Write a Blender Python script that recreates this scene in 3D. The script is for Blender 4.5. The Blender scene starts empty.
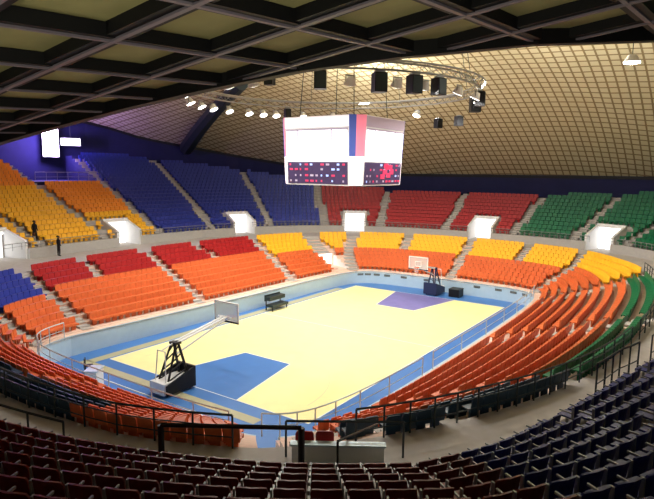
import bpy, math, random
import numpy as np
from mathutils import Vector, Matrix
random.seed(4); rng = np.random.default_rng(4)
PI = math.pi
sc = bpy.context.scene
col = sc.collection
# ------------------------------------------------------------------ camera
CAM = Vector((-33.74, -22.2, 11.51)); FPX = 568.66
yaw, pitch, roll = math.radians(34.89), math.radians(-7.98), math.radians(.67)
fw = Vector((math.cos(pitch)*math.cos(yaw), math.cos(pitch)*math.sin(yaw), math.sin(pitch)))
rt = Vector((math.sin(yaw), -math.cos(yaw), 0)); up = rt.cross(fw)
r2 = rt*math.cos(roll)+up*math.sin(roll); u2 = -rt*math.sin(roll)+up*math.cos(roll)
cd = bpy.data.cameras.new('camera'); cam = bpy.data.objects.new('camera', cd); col.objects.link(cam)
cd.sensor_fit = 'HORIZONTAL'; cd.sensor_width = 36; cd.lens = 36*FPX/654; cd.clip_start = .05; cd.clip_end = 400
m3 = Matrix((r2, u2, -fw)).transposed(); cam.matrix_world = Matrix.Translation(CAM) @ m3.to_4x4()
sc.camera = cam
# ------------------------------------------------------------------ world, exposure, large lights
w = bpy.data.worlds.new('world'); sc.world = w; w.use_nodes = True
w.node_tree.nodes['Background'].inputs[0].default_value = (.35, .42, .6, 1)
w.node_tree.nodes['Background'].inputs[1].default_value = .05
sc.view_settings.view_transform = 'Standard'; sc.view_settings.look = 'None'
sc.view_settings.gamma = 1; sc.view_settings.use_curve_mapping = False
sc.view_settings.exposure = 0.0
RING_R, RING_Z = 9.9, 16.95
RCX, RCY = -.5, .7
FLOOD_W, FLOOD_COL = 2500, (1, .97, .90)
def light(name, kind, loc, power, color=(1, 1, 1), target=None, size=.3, spot=None, size_y=None):
    d = bpy.data.lights.new(name, kind); d.energy = power; d.color = color
    if kind == 'AREA':
        d.size = size
        if size_y: d.shape = 'RECTANGLE'; d.size_y = size_y
    else: d.shadow_soft_size = size
    if spot: d.spot_size = math.radians(spot); d.spot_blend = .6
    o = bpy.data.objects.new(name, d); col.objects.link(o); o.location = loc
    if target is not None:
        o.rotation_euler = (Vector(target)-Vector(loc)).to_track_quat('-Z', 'Y').to_euler()
    return o
# up-lights on top of the lighting ring that wash the dome
for a in (20, 110, 200, 290):
    c, s = math.cos(math.radians(a)), math.sin(math.radians(a))
    light('dome_uplight', 'AREA', (RCX+RING_R*c, RCY+RING_R*s, RING_Z+.7), 2200 if a in (20, 290) else 1000, (1, .95, .86), (RING_R*c*2.2, RING_R*s*2.2, 24), 1.2)
light('dome_uplight', 'AREA', (3, -8.5, RING_Z+.7), 1500, (1, .95, .84), (18, -38, 19), 1.5)  # extra unseen area light, added to brighten the right side of the dome
light('dome_centre_fill', 'AREA', (4, 0, RING_Z+.6), 900, (1, .97, .9), (7, 0, 24), 2.0)  # up-facing fill light added to brighten the dome centre
# unseen spots added in the near stand to brighten the canopy
for q in ((-30, -19.5, 9.3), (-29, -23.5, 9.5), (-34.5, -12, 10.0), (-36, -20, 11)):
    light('canopy_fill_spot', 'SPOT', q, 400, (1, .97, .74), (q[0]+2.5, q[1]+2, q[2]+4), .15, 150)
light('canopy_fill_point', 'POINT', (-37, -27, 13.2), 60, (1, .96, .8), None, .2)  # unseen point light added behind the camera to lift the canopy
# ------------------------------------------------------------------ materials
def mat(name, color, rough=.6, noise=0, scale=8, metal=0, emit=None, estr=0, spec=.3, bump=0):
    m = bpy.data.materials.new(name); m.use_nodes = True; nt = m.node_tree; b = nt.nodes['Principled BSDF']
    b.inputs['Base Color'].default_value = (*color, 1); b.inputs['Roughness'].default_value = rough
    b.inputs['Metallic'].default_value = metal; b.inputs['Specular IOR Level'].default_value = spec
    if noise:
        g = nt.nodes.new('ShaderNodeNewGeometry'); n = nt.nodes.new('ShaderNodeTexNoise'); n.inputs['Scale'].default_value = scale
        n.inputs['Detail'].default_value = 4
        nt.links.new(g.outputs['Position'], n.inputs['Vector'])
        r = nt.nodes.new('ShaderNodeMapRange'); r.inputs[3].default_value = 1-noise; r.inputs[4].default_value = 1+noise
        nt.links.new(n.outputs['Fac'], r.inputs[0])
        mx = nt.nodes.new('ShaderNodeMix'); mx.data_type = 'RGBA'; mx.blend_type = 'MULTIPLY'; mx.inputs[0].default_value = 1
        mx.inputs[6].default_value = (*color, 1)
        nt.links.new(r.outputs[0], mx.inputs[7]); nt.links.new(mx.outputs[2], b.inputs['Base Color'])
        if bump:
            bp = nt.nodes.new('ShaderNodeBump'); bp.inputs['Strength'].default_value = bump
            nt.links.new(n.outputs['Fac'], bp.inputs['Height']); nt.links.new(bp.outputs[0], b.inputs['Normal'])
    if emit: b.inputs['Emission Color'].default_value = (*emit, 1); b.inputs['Emission Strength'].default_value = estr
    return m
def lin(r, g, b): return tuple(((v/255)/12.92 if v/255 <= .04045 else ((v/255+.055)/1.055)**2.4) for v in (r, g, b))
def glassmat():
    m = mat('clear_board', lin(225, 236, 240), .15); m.node_tree.nodes['Principled BSDF'].inputs['Alpha'].default_value = .35; return m
M = dict(
    orange=mat('orange_plastic', lin(212, 106, 58), .45, .25, 5), red=mat('red_plastic', lin(164, 34, 36), .45, .2, 5),
    yellow=mat('yellow_plastic', lin(244, 186, 48), .45, .15, 5), amber=mat('amber_upper_rows', lin(238, 148, 52), .45, .15, 5),
    blue=mat('blue_plastic', lin(44, 58, 150), .45, .2, 5), green=mat('green_plastic', lin(18, 104, 66), .45, .2, 5),
    teal=mat('dark_teal_plastic', lin(40, 66, 84), .45, .25, 5),
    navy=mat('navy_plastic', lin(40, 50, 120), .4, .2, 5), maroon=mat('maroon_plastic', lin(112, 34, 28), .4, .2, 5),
    concrete=mat('concrete', lin(186, 180, 176), .85, .18, 2.5, bump=.1), step=mat('step_concrete', lin(176, 172, 168), .85, .12, 4),
    dterrace=mat('dark_terrace_concrete', lin(120, 112, 108), .85, .2, 3),
    lterrace=mat('pink_terrace_concrete', lin(226, 198, 182), .8, .2, 4),
    board=mat('court_wall_board', lin(178, 202, 218), .5, .08, 3), boardrail=mat('pale_metal', lin(196, 214, 224), .35, metal=.3),
    blk=mat('black_paint', lin(22, 22, 26), .5), dark=mat('dark_metal', lin(58, 68, 70), .45, metal=.4), grey=mat('grey_metal', lin(150, 152, 152), .4, metal=.3),
    white=mat('white_paint', lin(235, 235, 235), .5), navywall=mat('navy_wall', lin(28, 32, 74), .8, .2, 1.5),
    beam=mat('black_beam', lin(16, 16, 20), .6), strip=mat('grey_beam_flange', lin(120, 112, 124), .5), coffer=mat('olive_coffer_panel', lin(156, 150, 104), .8, .2, 1.5),
    cream=mat('court_maple', lin(246, 235, 170), .4, .1, 1.2), bluef=mat('court_blue', lin(66, 118, 186), .4, .1, 1.0),
    beige=mat('beige_floor_stripe', lin(176, 172, 140), .5, .1, 2), greyblue=mat('grey_blue_floor', lin(120, 152, 180), .5, .1, 1),
    line=mat('white_line', lin(225, 235, 240), .4), violet=mat('violet_panel', lin(120, 116, 176), .5, .2, 1.2),
    lit=mat('doorway_glow', (1, 1, 1), .5, emit=(.96, .98, 1), estr=1.6), screen=mat('lit_screen', (1, 1, 1), .5, emit=(.95, .97, 1), estr=1.8),
    vscreen=mat('violet_white_screen', (1, 1, 1), .5, emit=(.86, .78, 1), estr=9), lamp=mat('lamp_face', (1, 1, 1), .5, emit=(1, .98, .94), estr=9),
    lens=mat('lamp_lens', (1, 1, 1), .5, emit=(.96, 1, .98), estr=3),
    sbdark=mat('scoreboard_panel', lin(66, 52, 88), .5, .3, 2), cellred=mat('red_cell', lin(180, 50, 80), .5, emit=lin(190, 50, 90), estr=.8),
    cellblue=mat('blue_cell', lin(150, 170, 230), .5, emit=lin(170, 190, 240), estr=.8),
    bblue=mat('banner_blue', lin(70, 86, 160), .5, emit=lin(80, 96, 170), estr=.3), bpink=mat('banner_pink', lin(226, 120, 140), .5, emit=lin(230, 130, 150), estr=.5), bwhite=mat('banner_white', lin(240, 226, 234), .5, emit=(1, .94, .96), estr=.7),
    lilac=mat('lilac_panel', lin(190, 176, 200), .5), glass=glassmat(), skin=mat('skin', lin(150, 100, 76), .6), cloth=mat('dark_cloth', lin(36, 32, 40), .9),
    hair=mat('black_hair', lin(20, 16, 14), .8), net=mat('net_cord', lin(235, 235, 235), .8), rim=mat('orange_rim', lin(220, 80, 30), .4), seatdark=mat('bracket_grey', lin(150, 150, 150), .5, metal=.2),  # last entry is plain light grey bracket metal
)
def dome_material():
    m = bpy.data.materials.new('dome_grid'); m.use_nodes = True; nt = m.node_tree; N = nt.nodes; L = nt.links; b = N['Principled BSDF']
    g = N.new('ShaderNodeNewGeometry'); sp = N.new('ShaderNodeSeparateXYZ'); L.new(g.outputs['Position'], sp.inputs[0])
    def mth(op, a, v=None, c=None):
        n = N.new('ShaderNodeMath'); n.operation = op; L.new(a, n.inputs[0])
        if v is not None:
            if hasattr(v, 'links'): L.new(v, n.inputs[1])
            else: n.inputs[1].default_value = v
        return n.outputs[0]
    def axis(o, s, wd):
        f = mth('FRACT', mth('DIVIDE', o, s)); return mth('LESS_THAN', f, wd)
    a = axis(sp.outputs['X'], .98, .2); c = axis(sp.outputs['Y'], .78, .2)
    ln = mth('MAXIMUM', a, c)
    n = N.new('ShaderNodeTexNoise'); n.inputs['Scale'].default_value = .35; L.new(g.outputs['Position'], n.inputs['Vector'])
    cr = N.new('ShaderNodeValToRGB'); cr.color_ramp.elements[0].color = (*lin(194, 185, 150), 1); cr.color_ramp.elements[1].color = (*lin(214, 207, 172), 1); L.new(n.outputs['Fac'], cr.inputs[0])
    mx = N.new('ShaderNodeMix'); mx.data_type = 'RGBA'; L.new(ln, mx.inputs[0]); L.new(cr.outputs[0], mx.inputs[6]); mx.inputs[7].default_value = (*lin(132, 116, 80), 1)
    L.new(mx.outputs[2], b.inputs['Base Color']); b.inputs['Roughness'].default_value = .8
    return m
M['dome'] = dome_material()
# ------------------------------------------------------------------ mesh helpers
class MB:
    def __init__(s): s.v = []; s.f = []; s.m = []; s.mats = []
    def mi(s, m):
        if m not in s.mats: s.mats.append(m)
        return s.mats.index(m)
    def add(s, vs, fs, m=None):
        k = len(s.v); s.v += [tuple(v) for v in vs]; s.f += [tuple(i+k for i in f) for f in fs]; s.m += [s.mi(m)]*len(fs); return s
    def quad(s, a, b, c, d, m=None): return s.add([a, b, c, d], [(0, 1, 2, 3)], m)
    def box(s, c, size, m=None, rot=0, taper=1.0):
        hx, hy, hz = size[0]/2, size[1]/2, size[2]/2; co, si = math.cos(rot), math.sin(rot); vs = []
        for z, t in ((-hz, 1), (hz, taper)):
            for x, y in ((-hx, -hy), (hx, -hy), (hx, hy), (-hx, hy)):
                x *= t; y *= t; vs.append((c[0]+x*co-y*si, c[1]+x*si+y*co, c[2]+z))
        return s.add(vs, [(0, 3, 2, 1), (4, 5, 6, 7), (0, 1, 5, 4), (1, 2, 6, 5), (2, 3, 7, 6), (3, 0, 4, 7)], m)
    def tube(s, pts, r, m=None, n=6, closed=False):
        P = [Vector(p) for p in pts]; rings = []; base = len(P)
        vs = []; fs = []
        rr = r if isinstance(r, (list, tuple)) else [r]*base
        for i, p in enumerate(P):
            if closed: t = P[(i+1) % base]-P[i-1]
            else: t = P[min(i+1, base-1)]-P[max(i-1, 0)]
            t.normalize(); a = t.cross(Vector((0, 0, 1)))
            if a.length < .05: a = t.cross(Vector((1, 0, 0)))
            a.normalize(); b = a.cross(t)
            for k in range(n):
                an = 2*PI*k/n+PI/n; vs.append(p+(a*math.cos(an)+b*math.sin(an))*rr[i])
        for i in range(base if closed else base-1):
            j = (i+1) % base
            for k in range(n): fs.append((i*n+k, i*n+(k+1) % n, j*n+(k+1) % n, j*n+k))
        if not closed: fs.append(tuple(range(n))[::-1]); fs.append(tuple((base-1)*n+k for k in range(n)))
        return s.add(vs, fs, m)
    def cyl(s, c, r1, r2_, h, m=None, n=12, axis=(0, 0, 1)):
        c = Vector(c); ax = Vector(axis).normalized(); return s.tube([c, c+ax*h], [r1, r2_], m, n)
    def build(s, name, m=None, parent=None, smooth=False):
        me = bpy.data.meshes.new(name); me.from_pydata([tuple(v) for v in s.v], [], s.f)
        if any(x is not None for x in s.mats):
            for x in s.mats: me.materials.append(x if x is not None else m)
            me.polygons.foreach_set('material_index', s.m)
        elif m is not None: me.materials.append(m)
        if smooth: me.polygons.foreach_set('use_smooth', [True]*len(s.f))
        me.update(); o = bpy.data.objects.new(name, me); col.objects.link(o)
        if parent is not None: o.parent = parent
        return o
def tag(o, label=None, cat=None, group=None, kind=None):
    for k, v in (('label', label), ('category', cat), ('group', group), ('kind', kind)):
        if v: o[k] = v
    return o
def empty(name, loc, rz=0):
    o = bpy.data.objects.new(name, None); col.objects.link(o); o.location = loc; o.rotation_euler = (0, 0, rz); o.empty_display_size = .2; return o
def struct(o): o['kind'] = 'structure'; return o
def copy_tree(o, parent=None):
    c = o.copy(); col.objects.link(c)
    if parent is not None: c.parent = parent
    for ch in [x for x in KIDS.get(o.name, [])]: copy_tree(ch, c)
    return c
KIDS = {}
def kid(o, parent): KIDS.setdefault(parent.name, []).append(o); return o
# ------------------------------------------------------------------ bowl geometry: angle ph, radius R
YC = -.7
def S(c): return np.tanh(2.5*c)/math.tanh(2.5)
DU = ([-180, -171, -161, -151, -144, -139, -133, -127, -119, -100, -70, -55, -40, -29, 125, 150, 180], [.1, .1, .15, .4, .7, 1.5, 2.7, 3.6, 4.5, 5., 4.2, 2.5, .8, 0, 0, .3, .4])
DL = ([-180, -162, -150, -137, -128, -119, -105, -90, -67, -45, -29, 0, 150, 180], [.7, .2, .4, 1.4, 2.0, 2.3, 2.5, 2.5, 2.5, 1.9, .9, .7, .7, .7])
def pt(ph, R, upper):
    d = (np.degrees(ph)+180) % 360-180; c, s = np.cos(ph), np.sin(ph)
    if upper: cx, cy, r = 7., 5., R-np.interp(d, *DU)
    else:
        t = np.clip((R-7)/11.15, 0, 1.2); cx = np.where(c < 0, 15.9-8.4*t, 13.9-6.4*t); cy = 6.9-3.7*t+1.3*(1-t)*np.clip(-2*c, 0, 1)*(s > 0); r = 2.8+15.35*t-np.interp(d, *DL)*t
    return cx*S(c)+r*c, YC+cy*S(s)+r*s
def P3(deg, R, z, upper=True):
    x, y = pt(math.radians(deg), R, upper); return (float(x), float(y), z)
def nrm(deg, R, upper):
    a, b = np.array(P3(deg-.2, R, 0, upper)), np.array(P3(deg+.2, R, 0, upper)); t = (b-a)[:2]; t /= np.hypot(*t); return t[1], -t[0]
def speed(deg, R, upper):
    a, b = np.array(P3(deg-.5, R, 0, upper)), np.array(P3(deg+.5, R, 0, upper)); return float(np.hypot(*(b-a)[:2]))
LR0, LP, LN, LZ0, LDZ = 7.75, 1.04, 10, 1.3, .265          # lower stand rows
UR0, UP, UZ0, UDZ = 20.8, .85, 4.8, .3655                   # upper stand rows
CONC = 3.95
LTOP = LR0+LP*LN
def lz(k): return LZ0+LDZ*k
def uz(k): return UZ0+UDZ*k
def rtop(d):   # radius of the last upper row by angle
    d = (d+180) % 360-180
    if 84 < d < 93: return 32.4
    xs = [-180, -150, -120, -90, -60, -40, -29, -17, -5, 24, 41, 57, 72, 80, 93, 110, 150, 180]
    ys = [36, 36, 37, 38, 36, 33, 31.6, 30.6, 29.6, 29.9, 32, 35.4, 38.5, 40, 37, 38, 36.5, 36]
    return float(np.interp(d, xs, ys))
def rwall(d):
    d = (d+180) % 360-180
    xs = [-180, -120, -90, -60, -40, -29, -17, -5, 24, 41, 57, 72, 80, 93, 110, 150, 180]
    ys = [38.5, 39.5, 40, 38, 35, 33, 32.2, 31.5, 31.6, 34, 37.4, 40.5, 42, 42, 41, 39, 38.5]
    return float(np.interp(d, xs, ys))
def zrim(d):
    d = (d+180) % 360-180
    xs = [-180, -120, -90, -60, -40, -29, 24, 41, 57, 73, 80, 93, 115, 150, 180]
    ys = [14.5, 16.5, 18, 15, 12, 11.1, 11, 11.6, 13.3, 15.4, 17.2, 18.4, 18, 15.5, 14.5]
    return float(np.interp(d, xs, ys))
VOM = [(111.5, 3.0), (89.3, 1.25), (64.5, 1.3), (31.5, 1.3), (1.2, 1.3), (-22.5, 1.3), (-47, 1.3), (-72, 1.3), (132, 1.3)]
VOMR = []
for d, hw in VOM: h = hw/speed(d, 22, True); VOMR.append((d-h, d+h))
def in_vom(d):
    for a, b in VOMR:
        if a <= ((d+180) % 360-180) <= b or a <= d <= b: return True
    return False
# lower aisles: (angle at back, angle at front, half width m, first row it reaches down to)
LA = [(115.5, 114.3, .36, 0), (103.5, 105, .3, 6), (93, 96, .36, 0), (84, 85.5, .3, 6), (70, 79, .36, 0), (52, 57, .9, 0), (35.5, 48, .5, 0), (18, 17.5, .45, 5),
      (1, -1, .36, 0), (-13, -16.5, .35, 5), (-29, -41, .36, 0), (-62, -68, .36, 0), (-90, -92, .36, 0), (-113, -119, .36, 0), (-131, -136, .36, 0), (-147, -146, 1.5, 0), (179, 180, .36, 0), (150, 146, .36, 0), (131, 134, .36, 0)]
UA = [130.5, 117, 103, 93, 84, 72.7, 57, 40.8, 24, 8, -5.2, -17, -29, -41, -54, -67, -80, -93]
def la_ang(a, R): t = (R-LR0)/(LTOP-LR0); return a[1]+(a[0]-a[1])*t
# ------------------------------------------------------------------ floor and court
fl = MB(); N_ = 120
ring = [P3(360*i/N_, 7.0, 0, False) for i in range(N_)]
fl.add(ring, [tuple(range(N_))], M['bluef']); struct(fl.build('floor'))
def rect(name, x0, x1, y0, y1, z, m):
    b = MB(); b.box(((x0+x1)/2, (y0+y1)/2, z-.002), (x1-x0, y1-y0, .004), m); return struct(b.build(name))
fr = MB()
for i in range(72):   # grey-blue apron along the court wall
    a, b = 360*i/72, 360*(i+1)/72
    fr.quad(P3(a, 6.4, .004, False), P3(b, 6.4, .004, False), P3(b, 7, .004, False), P3(a, 7, .004, False), M['greyblue'])
struct(fr.build('floor_apron'))
st = MB()
st.box((-15.2, 1.5, .004), (.6, 14, .004), M['beige']); st.box((-1.5, 8.05, .004), (27, .7, .004), M['beige']); st.box((-16.2, 2, .004), (.08, 11, .004), M['line'])
struct(st.build('floor_border_stripe'))
rect('floor_playing_surface', -14, 14, -7.5, 7.5, .009, M['cream'])
k = MB()
for s in (-1, 1):
    mt = M['bluef'] if s < 0 else M['violet']
    vs = [(s*14, -3, .013), (s*14, 3, .013), (s*8.2, 1.8, .013), (s*8.2, -1.8, .013)]
    k.add(vs, [(0, 1, 2, 3) if s < 0 else (3, 2, 1, 0)], mt)
struct(k.build('floor_key'))
ln = MB()
def seg(x0, y0, x1, y1, wd=.06, z=.017, m=M['line']):
    d = Vector((x1-x0, y1-y0)); n = Vector((-d.y, d.x)).normalized()*wd/2
    ln.quad((x0-n.x, y0-n.y, z), (x1-n.x, y1-n.y, z), (x1+n.x, y1+n.y, z), (x0+n.x, y0+n.y, z), m)
for a in ((-14, -7.5, 14, -7.5), (-14, 7.5, 14, 7.5), (-14, -7.5, -14, 7.5), (14, -7.5, 14, 7.5), (0, -7.5, 0, 7.5)): seg(*a)
for s in (-1, 1):
    seg(s*14, -3, s*8.2, -1.8); seg(s*14, 3, s*8.2, 1.8); seg(s*8.2, -1.8, s*8.2, 1.8)
def arc(cx, cy, r, a0, a1, n=32):
    for i in range(n):
        a, b = a0+(a1-a0)*i/n, a0+(a1-a0)*(i+1)/n; seg(cx+r*math.cos(a), cy+r*math.sin(a), cx+r*math.cos(b), cy+r*math.sin(b), .05, .018, LC)
LC = mat('faint_line', lin(226, 216, 170), .5)
arc(0, 0, 1.8, 0, 2*PI); arc(-12.4, 0, 6.25, -PI/2, PI/2); arc(12.4, 0, 6.25, PI/2, 1.5*PI); arc(-8.2, 0, 1.8, -PI/2, PI/2); arc(8.2, 0, 1.8, PI/2, 1.5*PI)
struct(ln.build('floor_court_lines'))
# ------------------------------------------------------------------ court wall (inner board)
cw = MB(); degs = list(np.arange(-180, 180, 2.0))
GATE = (-150, -142)
for a in degs:
    b = a+2
    if GATE[0] < a+1 < GATE[1]: continue
    for (R0, z0, R1, z1) in ((7.0, 0, 7.0, 1.25), (7.0, 1.25, 7.16, 1.25), (7.16, 1.25, 7.16, 0)):
        cw.quad(P3(a, R0, z0, False), P3(b, R0, z0, False), P3(b, R1, z1, False), P3(a, R1, z1, False), M['board'])
    cw.quad(P3(a, 6.98, 1.1, False), P3(b, 6.98, 1.1, False), P3(b, 6.98, 1.25, False), P3(a, 6.98, 1.25, False), M['white'])
struct(cw.build('wall_court'))
for i, d in enumerate((44, 36, 28, 21, 13, 5, -10, -18, -26, -36)):
    v = MB(); x, y, z = P3(d, 6.95, .93, False); n = nrm(d, 7, False); rot = math.atan2(n[1], n[0])
    v.box((x, y, z), (.06, .62, .2), M['dark'], rot)
    for q in (-.06, 0, .06): v.box((x-n[0]*.035, y-n[1]*.035, z+q), (.02, .54, .02), M['grey'], rot)
    o = v.build('wall_vent'); w8 = ['first', 'second', 'third', 'fourth', 'fifth', 'sixth', 'seventh', 'eighth', 'ninth', 'tenth'][i]
    tag(o, f'small dark vent in the far court wall, {w8} from the left', 'vent', 'vents in the far court wall')
# ------------------------------------------------------------------ terraces
def terrace(name, degs, nrow, R0, P, z, upper, m, gapf=None, last=None, side=None):
    b = MB(); prof = []
    nmax = max(nrow(d) for d in degs)+1
    for i in range(len(degs)-1):
        a, c = degs[i], degs[i+1]; mid = (a+c)/2; pr = []
        for k in range(nmax+1):
            zz = CONC if (upper and k < 3 and in_vom(mid)) else z(min(k, nrow(mid)))
            if gapf and gapf(mid, k): zz = gapf(mid, k)
            pr.append(zz)
        prof.append(pr)
    for i in range(len(degs)-1):
        a, c = degs[i], degs[i+1]; mid = (a+c)/2; pr = prof[i]
        for k in range(nmax):
            Ra, Rb = R0+P*k, R0+P*(k+1)
            if upper and Ra > rwall(mid)+1: break
            b.quad(P3(a, Ra, pr[k], upper), P3(c, Ra, pr[k], upper), P3(c, Rb, pr[k], upper), P3(a, Rb, pr[k], upper), m(mid, k))
            zb = pr[k-1] if k else (CONC-.1 if upper else 0)
            if abs(pr[k]-zb) > .01: b.quad(P3(a, Ra, zb, upper), P3(c, Ra, zb, upper), P3(c, Ra, pr[k], upper), P3(a, Ra, pr[k], upper), M['step'] if (upper and k == 0) else m(mid, k))
            q = prof[i-1][k]
            if abs(q-pr[k]) > .01: b.quad(P3(a, Ra, q, upper), P3(a, Rb, q, upper), P3(a, Rb, pr[k], upper), P3(a, Ra, pr[k], upper), M['white'] if k < 3 or not upper else M['navywall'])
    return struct(b.build(name))
dl = sorted(set(list(np.arange(-180, 181, 2.0))+[84., 93.]+[x for ab in VOMR for x in ab]))
dl = [d for d in dl if -180 <= d <= 180]
terrace('floor_upper_terrace', dl, lambda d: int(round((rtop(d)-UR0)/UP)), UR0, UP, uz, True,
        lambda d, k: M['navywall'] if UR0+UP*k > rtop(d) else M['concrete'] if -29 < d < 130 else M['dterrace'])
LOWV = (49.5, 57.5)
def lgap(mid, k):
    if -150 < mid < -144: return .6+.335*k if k < 10 else None
    if LOWV[0] < mid < LOWV[1] and k < 5: return 1.3
    return None
terrace('floor_lower_terrace', sorted(set(list(np.arange(-180, 181, 2.0))+[49.5, 57.5])), lambda d: LN-1, LR0, LP, lz, False, lambda d, k: M['lterrace'], lgap)
c = MB()
for i in range(180):
    a, b2 = -180+2*i, -178+2*i
    c.quad(P3(a, LTOP, CONC, False), P3(b2, LTOP, CONC, False), P3(b2, UR0+.02, CONC, True), P3(a, UR0+.02, CONC, True), M['concrete'])
    c.quad(P3(a, LTOP, 3.6, False), P3(b2, LTOP, 3.6, False), P3(b2, LTOP, CONC, False), P3(a, LTOP, CONC, False), M['concrete'])
    c.quad(P3(a, 7.16, 1.25, False), P3(b2, 7.16, 1.25, False), P3(b2, LR0, 1.25, False), P3(a, LR0, 1.25, False), M['lterrace']) if not GATE[0] < a+1 < GATE[1] else None
struct(c.build('floor_concourse'))
# aisle steps
a_ = MB()
for A in UA:
    hw = .33
    n = int(round((rtop(A+.5)-UR0)/UP))
    for k in range(n):
        for h in (0, 1):
            R = UR0+UP*k+UP*.5*h; zz = uz(k)+(UDZ*.5 if h else .0)+.012
            if h == 0: continue
            x, y, _ = P3(A, R+UP*.25, 0); nx, ny = nrm(A, R, True); a_.box((x, y, zz-UDZ*.25), (UP*.5, hw*2, UDZ*.5+.02), M['step'], math.atan2(ny, nx))
        x, y, _ = P3(A, UR0+UP*k+UP*.25, 0); a_.box((x, y, uz(k)+.012), (UP*.5, hw*2, .02), M['step'], math.atan2(ny, nx))
for A in LA:
    for k in range(LN):
        if k < A[3] or A[2] > 1 or (48 < A[0] < 56 and k < 5): continue
        R = LR0+LP*k; d = la_ang(A, R+LP*.5); nx, ny = nrm(d, R, False); x, y, _ = P3(d, R+LP*.75, 0, False)
        a_.box((x, y, lz(k)+.07), (LP*.5, A[2]*2, .13), M['step'], math.atan2(ny, nx))
        x, y, _ = P3(d, R+LP*.25, 0, False); a_.box((x, y, lz(k)+.012), (LP*.5, A[2]*2, .02), M['step'], math.atan2(ny, nx))
struct(a_.build('floor_aisle_steps'))
# vomitory doorways: glowing panel in place of a lit corridor, two cheeks, parapet
for i, ((d, hw), (a, b)) in enumerate(zip(VOM, VOMR)):
    if not -60 < d < 125: continue
    root = empty(f'door_{i+1}', P3(d, UR0+.1, CONC)); root['kind'] = 'structure'
    nx, ny = nrm(d, 22, True); rot = math.atan2(ny, nx); root.rotation_euler = (0, 0, rot)
    b_ = MB(); b_.box((2.35, 0, 1.12), (.08, hw*2-.05, 2.2), M['lit']); b_.build('glow_panel', None, root)
    b_ = MB(); b_.box((2.3, 0, 2.35), (.3, hw*2+.3, .35), M['white']); b_.build('lintel', None, root)
    for s in (-1, 1):
        b_ = MB(); t = .12; y = s*(hw+.02)
        vs = [(0, y-t, 0), (2.4, y-t, 0), (2.4, y-t, 2.5), (0, y-t, 1.5), (0, y+t, 0), (2.4, y+t, 0), (2.4, y+t, 2.5), (0, y+t, 1.5)]
        b_.add(vs, [(0, 1, 2, 3), (7, 6, 5, 4), (0, 4, 5, 1), (1, 5, 6, 2), (2, 6, 7, 3), (3, 7, 4, 0)], M['white']); b_.build('cheek_wall', None, root)
b_ = MB(); root = empty('door_20', P3(53.5, LR0+LP*5-.05, 1.3, False)); root['kind'] = 'structure'; nx, ny = nrm(53.5, 12, False); root.rotation_euler = (0, 0, math.atan2(ny, nx))
b_.box((0, 0, .62), (.06, 1.5, 1.2), M['lit']); b_.build('glow_panel', None, root)  # emissive panel stands in for light from inside the entry
# ------------------------------------------------------------------ outer wall and dome
ow = MB()
for i in range(120):
    a, b = -180+3*i, -177+3*i
    ow.quad(P3(b, rwall(b), 3), P3(a, rwall(a), 3), P3(a, rwall(a), zrim(a)+.4), P3(b, rwall(b), zrim(b)+.4), M['navywall'])
struct(ow.build('wall_outer'))
dm = MB(); NR = 24; ZC = 22.5
vs = []; 
for i in range(120):
    a = -180+3*i; X = Vector(P3(a, rwall(a)+.2, 0)); zr = zrim(a)
    for j in range(NR+1):
        t = j/NR*.97+.03; q = Vector((0, YC, 0)).lerp(X, t); vs.append((q.x, q.y, zr+(ZC-zr)*(1-t**2.0)))
fs = []
for i in range(120):
    for j in range(NR):
        i2 = (i+1) % 120; fs.append((i*(NR+1)+j, i*(NR+1)+j+1, i2*(NR+1)+j+1, i2*(NR+1)+j))
fs.append(tuple(i*(NR+1) for i in range(120)))
dm.add(vs, fs, M['dome']); struct(dm.build('ceiling', smooth=True))
def dome_z(x, y):
    best = None
    d = math.degrees(math.atan2(y-YC, x)); 
    for _ in range(6):
        X = P3(d, rwall(d)+.2, 0); e = math.degrees(math.atan2(y-YC, x)-math.atan2(X[1]-YC, X[0])); d += (e+180) % 360-180
    X = P3(d, rwall(d)+.2, 0); t = math.hypot(x, y-YC)/math.hypot(X[0], X[1]-YC); zr = zrim(d); return zr+(ZC-zr)*(1-t**2)
# pale rim trim between wall and dome
tr = MB()
for i in range(60):
    a, b = -90+4*i, -86+4*i
    tr.quad(P3(a, rwall(a)-.15, zrim(a)-.25), P3(b, rwall(b)-.15, zrim(b)-.25), P3(b, rwall(b)-.15, zrim(b)+.1), P3(a, rwall(a)-.15, zrim(a)+.1), M['beam'])
struct(tr.build('trim_1'))
# ------------------------------------------------------------------ near coffered canopy above the camera
CS = 2.2; ch = 1.293*CS; cx0, cy0, crot = 2.613*CS, 1.02*CS, -.062
def cz(gx, gy): return CAM.z+ch+.04*gx-.109*gy
edge = [(30, 24), (24, 8) if False else None]
edge = [(21.5, -6), (16.6, 1.8), (13.9, 3.9), (12.0, 6.4), (11.0, 8.5), (10.5, 11.3), (10.3, 14.0), (10.3, 18.9), (10.6, 25)]
poly = [(-7, 25), (-7, -8), (21.5, -8)]+edge
def inside(x, y):
    c = False; n = len(poly)
    for i in range(n):
        (x1, y1), (x2, y2) = poly[i], poly[i-1]
        if (y1 > y) != (y2 > y) and x < (x2-x1)*(y-y1)/(y2-y1)+x1: c = not c
    return c
cp = MB(); T = .0
tops = [(CAM.x+x, CAM.y+y, cz(x, y)+.25) for x, y in poly]
tops2 = [(a, b, z+.1) for a, b, z in tops]; n = len(poly)
cp.add(tops+tops2, [tuple(range(n)), tuple(range(2*n-1, n-1, -1))]+[(i, (i+1) % n, (i+1) % n+n, i+n) for i in range(n)], M['coffer'])
can = struct(cp.build('ceiling_canopy'))
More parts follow.
